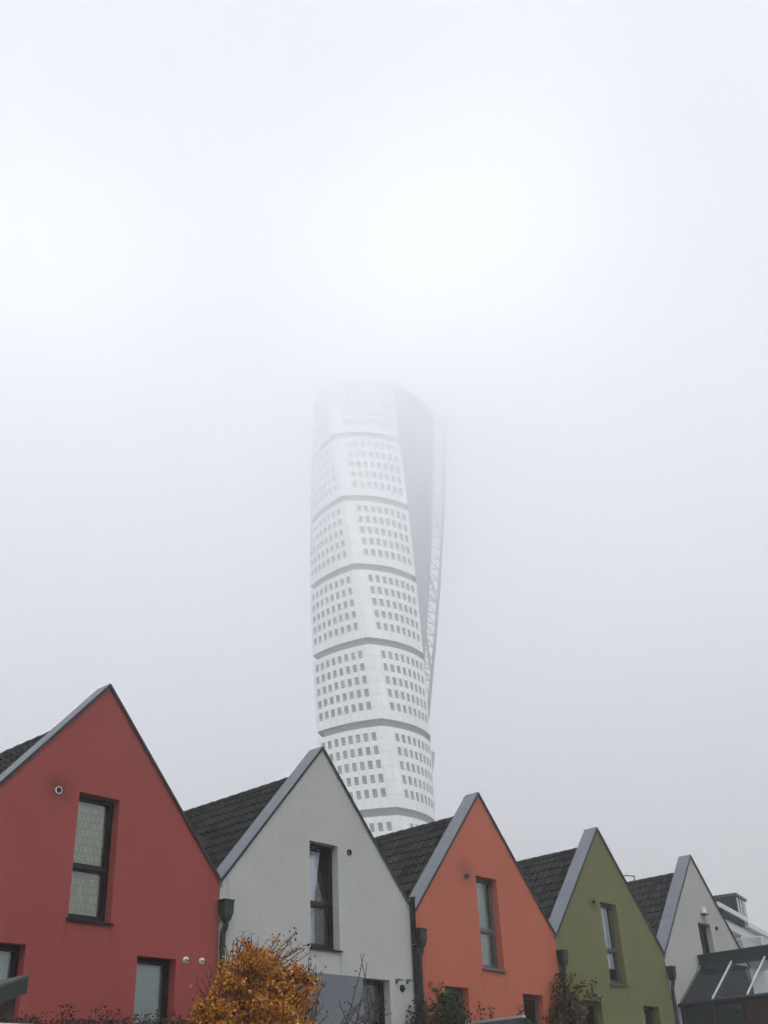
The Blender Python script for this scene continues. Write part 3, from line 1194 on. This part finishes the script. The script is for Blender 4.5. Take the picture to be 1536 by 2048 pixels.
rs = random.Random(4)
shoots = [(470 + rs.uniform(-30, 40), 1990, x, y) for x, y in ((452, 1890), (462, 1905), (476, 1878), (490, 1872), (488, 1886), (505, 1882), (517, 1872), (500, 1900), (512, 1905),
          (530, 1910), (558, 1880), (553, 1895), (545, 1905), (583, 1884), (590, 1868), (579, 1900), (592, 1895), (474, 1915), (520, 1915), (488, 1862), (496, 1880), (600, 1905), (560, 1866), (540, 1890), (594, 1858), (468, 1880), (455, 1905), (607, 1900), (480, 1900), (535, 1880), (525, 1895), (612, 1890), (502, 1866), (620, 1905))]
shoots += [(430 + rs.uniform(-20, 30), 2050, x, y) for x, y in ((393, 1960), (405, 1955), (396, 1975), (412, 1945), (408, 1985), (390, 2000), (398, 2020), (420, 1930), (418, 1975), (385, 2030))]
shoots += [(615 + rs.uniform(-20, 20), 2060, x, y) for x, y in ((622, 1925), (628, 1935), (640, 1945), (645, 1965), (640, 1990), (636, 2000), (648, 2010), (632, 1930), (655, 2030), (618, 1915))]
spray('red_shrub', 'wispy shrub of bare twigs and dark red leaves poking out of the orange tree', 'shrub', (520, 2045), -2.5, shoots, RED + ORANGE[2:5], 17, .06, 31)
shoots = [(690 + rs.uniform(-20, 70), 2060, x, y) for x, y in ((720, 1912), (728, 1906), (734, 1925), (748, 1960), (755, 1985), (765, 1992), (775, 2000), (694, 2000), (678, 2000), (690, 2020), (760, 1970), (742, 1975), (712, 2010), (770, 2020), (725, 1930), (738, 2000), (785, 2025))]
spray('bare_shrub', 'leafless shrub of thin upright twigs before the dark window of the grey house', 'shrub', (720, 2048), -1.6, shoots, DRY[:2], 5, .04, 32)


def bush(name, label, cat, Y, lobes, cols, n, size, seed, shoots=(), gap=.05):
    rnd = random.Random(seed)
    b0 = at(lobes[0][0], lobes[0][1], Y)
    base = Vector((b0.x, Y, 0))
    t = thing(name, base, label, cat)
    st, lf = MB(), MB()
    for (x, y, r) in lobes:
        p = at(x, y, Y) - base
        st.tube([(rnd.uniform(-.1, .1), rnd.uniform(-.05, .05), 0), (p.x * .5, 0, p.z * .5), tuple(p)], [.025, .02, .012], 6, 0, None, False)
        for k in range(5):
            twig(st, p, Vector((rnd.gauss(0, 1), rnd.gauss(0, .5), rnd.gauss(.3, 1))), r * 1.25, .008, rnd)
        for k in range(int(n * r * r)):
            d = Vector((rnd.gauss(0, 1), rnd.gauss(0, .75), rnd.gauss(0, 1))).normalized()
            q = p + d * r * rnd.uniform(.35, 1.2)
            if q.y + base.y > -.02:
                q.y = -.02 - base.y - rnd.uniform(0, .08)
            if noise.noise(q * 4.5) < gap - .3:
                continue
            leaf(lf, q, rnd.uniform(size * .6, size * 1.3), rnd, pick(rnd, cols), .4)
    for (xa, ya, xb, yb) in shoots:
        p0, p1 = at(xa, ya, Y) - base, at(xb, yb, Y) - base
        st.tube([p0, p0.lerp(p1, .5) + Vector((rnd.gauss(0, .03), 0, 0)), p1], [.009, .006, .003], 5, 0, None, False)
        for k in range(int((p1 - p0).length * 34)):
            q = p0.lerp(p1, rnd.random()) + Vector((rnd.gauss(0, .07), rnd.gauss(0, .04), rnd.gauss(0, .03)))
            leaf(lf, q, rnd.uniform(size * .7, size * 1.3), rnd, pick(rnd, cols), .4)
    obj('stem', st, M_bark, t, True)
    obj('foliage', lf, M_leaf, t)
    return t


bush('green_bush', 'dense dark green bush before the lower left window of the orange house', 'bush', -.55,
     [(898, 2030, .42), (890, 2005, .28), (905, 2010, .25), (880, 2040, .35), (925, 2035, .22), (915, 2060, .4)], GREEN, 3600, .075, 41)
bush('creeper', 'pale green creeper climbing the downpipes between the grey and orange houses', 'climber', -.32,
     [(838, 2030, .24), (842, 2005, .15), (835, 2055, .3), (850, 2045, .2)], GREEN[2:], 2600, .07, 42, [(838, 2040, 828, 1995), (845, 2040, 850, 1985)])
bush('climber', 'rusty brown and green climber on the pipe between orange and green houses', 'climber', -.30,
     [(1135, 2035, .42), (1128, 2005, .36), (1126, 1975, .28), (1124, 1952, .16), (1150, 2010, .26), (1160, 2040, .3), (1112, 2035, .25), (1125, 2070, .5)], RUST, 3000, .085, 43,
     [(1140, 1990, 1172, 1960), (1150, 1980, 1168, 1970), (1160, 2010, 1190, 1962), (1165, 2020, 1190, 1985), (1130, 1960, 1150, 1945), (1170, 2010, 1200, 1992), (1120, 2000, 1098, 1975)])
for k, (xa, ya, xb, yb, lab) in enumerate(((966, 2060, 958, 1998, 'thin leafy sprig beside the green bush, before the orange wall'), (985, 2045, 977, 2004, 'short leafy sprig in the middle of the orange wall'),
                                       (1042, 2040, 1040, 2008, 'small leafy sprig beside the lower right window of the orange house'))):
    bush('sprig', lab, 'plant', -.25, [(xa, ya, .10)], RUST, 1800, .065, 50 + k, [(xa, ya, xb, yb), (xa - 2, ya - 8, xb + 6, yb + 10)])

# ------------------------------------------------------------------ garden wall with a dark hedge, lower left
YW = -9.0
a_, b_ = at(-60, 2068, YW), at(205, 2067, YW)
gw = MB()
gw.box((a_.x - 1.5, YW - .12, 0), (b_.x, YW + .12, b_.z))
o = thing('garden_wall', (0, 0, 0), 'low white garden wall under the dark hedge at the lower left', 'wall')
obj('masonry', gw, stucco('white_render', (.62, .62, .6, 1)), o)
cpw = MB()
cpw.box((a_.x - 1.52, YW - .15, b_.z + .001), (b_.x + .03, YW + .15, b_.z + .03))
obj('wall_top', cpw, M_white, o)


def hedge():
    rnd = random.Random(61)
    Y = YW + .5
    b0 = at(170, 2070, Y)
    base = Vector((b0.x, Y, 0))
    t = thing('hedge', base, 'low dark brown hedge of thin withered stems in front of the red house', 'hedge')
    st, lf = MB(), MB()
    x = -20
    while x < 395:
        top = 2046 + 6 * noise.noise(Vector((x * .03, 1.3, 0))) - 16 * max(0, noise.noise(Vector((x * .018, 7.3, 2))))
        if rnd.random() < .13:
            top -= rnd.uniform(8, 34)
        dy = rnd.uniform(-.25, .3)
        p1 = at(x, top, Y + dy) - base
        p0 = Vector((p1.x + rnd.gauss(0, .06), dy, 0))
        st.tube([p0, p0.lerp(p1, .6) + Vector((rnd.gauss(0, .02), 0, 0)), p1], [.007, .005, .002], 4, 0, None, False)
        for q in range(110):
            s = 1 - rnd.random() ** 1.3 * .36
            p = p0.lerp(p1, s) + Vector((rnd.gauss(0, .035), rnd.gauss(0, .05), rnd.gauss(0, .01)))
            leaf(lf, p, rnd.uniform(.015, .034), rnd, pick(rnd, DRY), .2)
        x += rnd.uniform(1.5, 4.5)
    obj('stem', st, M_bark, t, True)
    obj('foliage', lf, M_leaf, t)


hedge()

# ------------------------------------------------------------------ shed, canopy, conservatory
def shed():
    Y = -4.0
    e0, e1 = at(0, 1971, Y), at(58, 1949, Y)
    e2 = at(59, 1987, Y)
    sl = (e1.z - e0.z) / (e1.x - e0.x)
    t = thing('garden_shed', (e1.x, Y, 0), 'dark brown shed with a sloping grey roof edge at the lower left corner', 'shed')
    zt, hgt = e1.z, e1.z - e2.z
    x0 = -3.2
    wl = MB()
    wl.hexa([(x0, .08, 0), (-.10, .08, 0), (-.10, 2.2, 0), (x0, 2.2, 0)], [(x0, .08, zt - hgt + sl * x0), (-.10, .08, zt - hgt - .02), (-.10, 2.2, zt - hgt - .02), (x0, 2.2, zt - hgt + sl * x0)])
    obj('wall', wl, plain('brown_boards', (.040, .017, .014, 1), .85, 0, .5, 9, bumpy=.5), t)
    rf = MB()
    rf.hexa([(x0 - .1, .0, zt - hgt + sl * (x0 - .1)), (0, .0, zt - hgt), (0, 2.3, zt - hgt), (x0 - .1, 2.3, zt - hgt + sl * (x0 - .1))],
            [(x0 - .1, .0, zt + sl * (x0 - .1)), (0, .0, zt), (0, 2.3, zt), (x0 - .1, 2.3, zt + sl * (x0 - .1))])
    obj('roof', rf, M_pipe, t)
    d = MB()
    d.hexa([(x0 - .1, -.012, zt - .02 + sl * (x0 - .1)), (.012, -.012, zt - .02), (.012, 2.31, zt - .02), (x0 - .1, 2.31, zt - .02 + sl * (x0 - .1))],
           [(x0 - .1, -.012, zt + .012 + sl * (x0 - .1)), (.012, -.012, zt + .012), (.012, 2.31, zt + .012), (x0 - .1, 2.31, zt + .012 + sl * (x0 - .1))])
    obj('roof_edge', d, plain('edge_metal', (.07, .08, .083, 1), .4, .2), t)


shed()


def canopy():
    x, z, y1 = 10.586, 4.02, -1.777
    t = thing('canopy', (x, -.9, 0), 'dark slatted garden canopy with a pale top edge before the orange house', 'canopy')
    b = MB()
    b.box((-.06, y1 + .9, z - .05), (.06, .885, z))
    obj('top_edge', b, plain('pale_edge', (.42, .43, .44, 1), .5), t)
    s = MB()
    n = 14
    for k in range(n):
        ya = y1 + .9 + (1.777) * k / n
        s.hexa([(.05, ya, z - .12), (1.5, ya, z - .75), (1.5, ya + .06, z - .75), (.05, ya + .06, z - .12)],
               [(.05, ya, z - .03), (1.5, ya, z - .66), (1.5, ya + .06, z - .66), (.05, ya + .06, z - .03)])
    obj('slats', s, M_pipe, t)
    g = MB()
    g.hexa([(-1.6, y1 + .9, z - .72), (-.061, y1 + .9, z - .10), (-.061, .88, z - .10), (-1.6, .88, z - .72)], [(-1.6, y1 + .9, z - .68), (-.061, y1 + .9, z - .06), (-.061, .88, z - .06), (-1.6, .88, z - .68)])
    obj('roof_sheet', g, M_fascia, t)
    for (px_, py_) in ((-1.5, y1 + 1.0), (1.45, y1 + 1.0)):
        p = MB()
        p.box((px_ - .05, py_ - .05, 0), (px_ + .05, py_ + .05, z - .7))
        obj('post', p, M_pipe, t)


canopy()


def conservatory():
    xr, zr, xe, ze = 23.32, 6.42, 21.47, 4.95
    y0, y1 = -.03, -5.2
    t = thing('conservatory', (xr, 0, 0), 'dark framed glass conservatory roof before the pale grey house, lower right corner', 'conservatory')
    b = MB()
    b.box((-.10, y1, zr - .17), (.10, y0, zr + .02))
    b.box((-.14, y1, zr + .021), (.14, y0, zr + .05))
    b.box((-.06, y1, zr - .36), (.06, y0, zr - .171))
    obj('ridge_beam', b, M_pipe, t)
    sl = (zr - .30 - ze) / (xr - xe)
    we = xe - xr
    e = MB()
    e.box((we - .05, y1, ze - .16), (we + .05, y0, ze - .02))
    e.tube([(we - .11, y1, ze - .06), (we - .11, y0, ze - .06)], .055, 10)
    e.box((-we - .05, y1, ze - .16), (-we + .05, y0, ze - .02))
    obj('eave_beam', e, M_fascia, t)
    # rafters
    ys = []
    for (px_, py_) in ((1465, 1925), (1531, 1912)):
        d = ray(px_, py_)
        k = (xr - CAM.x) / d.x
        ys.append((CAM + d * k).y)
    step = ys[0] - ys[1]
    ys += [ys[1] - step, ys[1] - 2 * step]
    M_raft = plain('pale_bar', (.55, .56, .55, 1), .45)
    for s in (1, -1):
        for k, y in enumerate([y0 - .03] + [q for q in ys if q > y1] if s > 0 else []):
            r = MB()
            w_ = .022
            hh = .05
            r.hexa([(s * we, y - w_, ze), (s * -.061, y - w_, zr - .30), (s * -.061, y + w_, zr - .30), (s * we, y + w_, ze)],
                   [(s * we, y - w_, ze + hh), (s * -.061, y - w_, zr - .30 + hh), (s * -.061, y + w_, zr - .30 + hh), (s * we, y + w_, ze + hh)])
            obj('rafter', r, (M_grey if s > 0 else M_fascia) if k == 0 else M_raft, t)
        g = MB()
        g.poly([(s * (we + .02), y0 - .07, ze - .005), (s * -.062, y0 - .07, zr - .315), (s * -.062, y1, zr - .315), (s * (we + .02), y1, ze - .005)])
        obj('roof_glass', g, M_cglass, t)
    # glazed side under the eave, brick pier
    f = MB()
    for y in (y0 - .05, -1.05, -2.05, -3.3, -4.2, y1 + .05):
        f.box((we - .03, y - .04, .6), (we + .03, y + .04, ze - .17))
    for zz in (.62, 2.5, ze - .75):
        f.box((we - .028, y1, zz - .03), (we + .028, y0, zz + .03))
    obj('side_frame', f, M_fascia, t)
    tr = MB()
    tr.box((we - .06, -2.15, ze - .80), (we - .031, y0 - .1, ze - .765))
    obj('light_rail', tr, M_raft, t)
    g = MB()
    g.poly([(we, y0 - .05, .6), (we, y1, .6), (we, y1, ze - .17), (we, y0 - .05, ze - .17)])
    obj('side_glass', g, M_cglass, t)
    p = MB()
    p.box((we - .10, -3.15, 0), (we + .12, -2.15, ze - .165))
    p.box((we - .032, y1, 0), (we + .04, y0, .589))
    obj('brick_pier', p, plain('brown_brick', (.040, .017, .014, 1), .9, 0, .4, 10, bumpy=.5), t)
    k = MB()
    k.box((we + 1.0, y1, 0), (we + 1.1, y0 - .2, 3.9))
    obj('partition', k, M_roomdark, t)


M_cglass = glass('conservatory_glass', (.95, .965, .97, 1), .08)
conservatory()

# ------------------------------------------------------------------ white terraced building behind
def terraces():
    t = thing('apartment_building', (42.54, 7.88, 0), 'white modern building with roof terraces and dark rooftop box at far right', 'building', None, math.atan2(.2070, .9783))
    wht = plain('white_facade', (.60, .62, .64, 1), .6, 0, .1, 1.5)
    w_ = MB()
    w_.box((.6, .35, 0), (30, 14, 9.3))
    w_.box((5.2, .35, 9.31), (30, 14, 10.6))
    obj('wall', w_, wht, t)
    s = MB()
    s.box((0, 0, 11.22), (6.0, 14, 11.47))
    s.box((6.01, .02, 11.0), (20, 14, 11.24))
    obj('roof', s, wht, t)
    g = MB()
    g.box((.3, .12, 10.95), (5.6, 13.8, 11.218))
    obj('eave_shade', g, plain('eave_shade_dark', (.02, .021, .024, 1), .9, 0, .1, 3, .1), t)  # dark block under the roof slab, painting in the eave shadow
    f = MB()
    f.box((1.6, .30, 10.5), (12, .7, 10.949))
    obj('parapet', f, wht, t)
    wd = MB()
    wd.box((3.2, .9, 9.31), (5.1, 13.5, 10.949))
    obj('window', wd, plain('dark_window', (.02, .022, .024, 1), .4, 0, .2, 3, .2), t)
    p = MB()
    p.box((13.2, 2.0, 11.25), (15.6, 9, 13.9))
    pb = obj('rooftop_box', p, plain('slate_cladding', (.008, .010, .013, 1), .9, 0, .15, 3, .02), t)
    r = MB()
    r.box((13.05, 1.85, 13.901), (15.75, 9.1, 14.05))
    obj('box_roof', r, M_fascia, pb)
    for k in range(3):
        q = MB()
        q.box((13.45 + k * .72, 1.93, 11.26), (13.65 + k * .72, 1.999, 13.85))
        obj('light_strip', q, wht, pb)
    rl = MB()
    rl.box((3.0, -1.15, 10.0), (3.06, .14, 10.06))
    rl.box((3.0, -.55, 9.3), (3.05, -.49, 9.999))
    rl.box((3.0, -1.15, 9.3), (3.05, -1.09, 9.999))
    rl.box((2.9, -1.3, 9.05), (9, .34, 9.29))
    rl.box((3.07, -1.15, 10.0), (9, -1.09, 10.06))
    b = obj('balcony', rl, wht, t)
    gl = MB()
    gl.poly([(3.02, -1.12, 9.35), (3.02, .12, 9.35), (3.02, .12, 9.98), (3.02, -1.12, 9.98)])
    gl.poly([(3.06, -1.12, 9.35), (9, -1.12, 9.35), (9, -1.12, 9.98), (3.06, -1.12, 9.98)])
    obj('balcony_glass', gl, glass('balcony_glass', (.55, .6, .62, 1)), b)


terraces()

# ------------------------------------------------------------------ air: thin mist below, low cloud above
def volume_mat(name, dens, col=(.976, .979, .994, 1), g=.35):
    mt = bpy.data.materials.new(name)
    mt.use_nodes = True
    t = mt.node_tree
    t.nodes.clear()
    o = N(t, 'ShaderNodeOutputMaterial')
    v = N(t, 'ShaderNodeVolumePrincipled')
    v.inputs['Color'].default_value = col
    v.inputs['Density'].default_value = dens
    v.inputs['Anisotropy'].default_value = g
    t.links.new(v.outputs[0], o.inputs['Volume'])
    return mt


HX0, HX1, HY0, HY1 = -900, 1300, -900, 1300
CLOUD = 72.0
hz = MB()
hz.box((HX0, HY0, -1), (HX1, HY1, CLOUD - .5))
tag(obj('haze', hz, volume_mat('thin_mist', .0005)), 'thin grey mist in the air', 'haze', None, 'stuff')
# cloud deck: one closed sheet over the next, thickening upwards; it hangs a little lower to the left of the tower
cl = MB()
mats = []
zs = [CLOUD, 86, 100, 110, 120, 131, 143, 164, 197]
dens = [.002, .0034, .005, .007, .011, .0150, .021, .030]
for i, (a, b_, d) in enumerate(zip(zs[:-1], zs[1:], dens)):
    mats.append(volume_mat('low_cloud_%d' % i, d, g=.7))
    cl.box((HX0, HY0, a), (HX1, HY1, b_ - .05), i)
tag(obj('low_cloud', cl, mats), 'low white cloud deck that swallows the top of the tower', 'cloud', None, 'stuff')
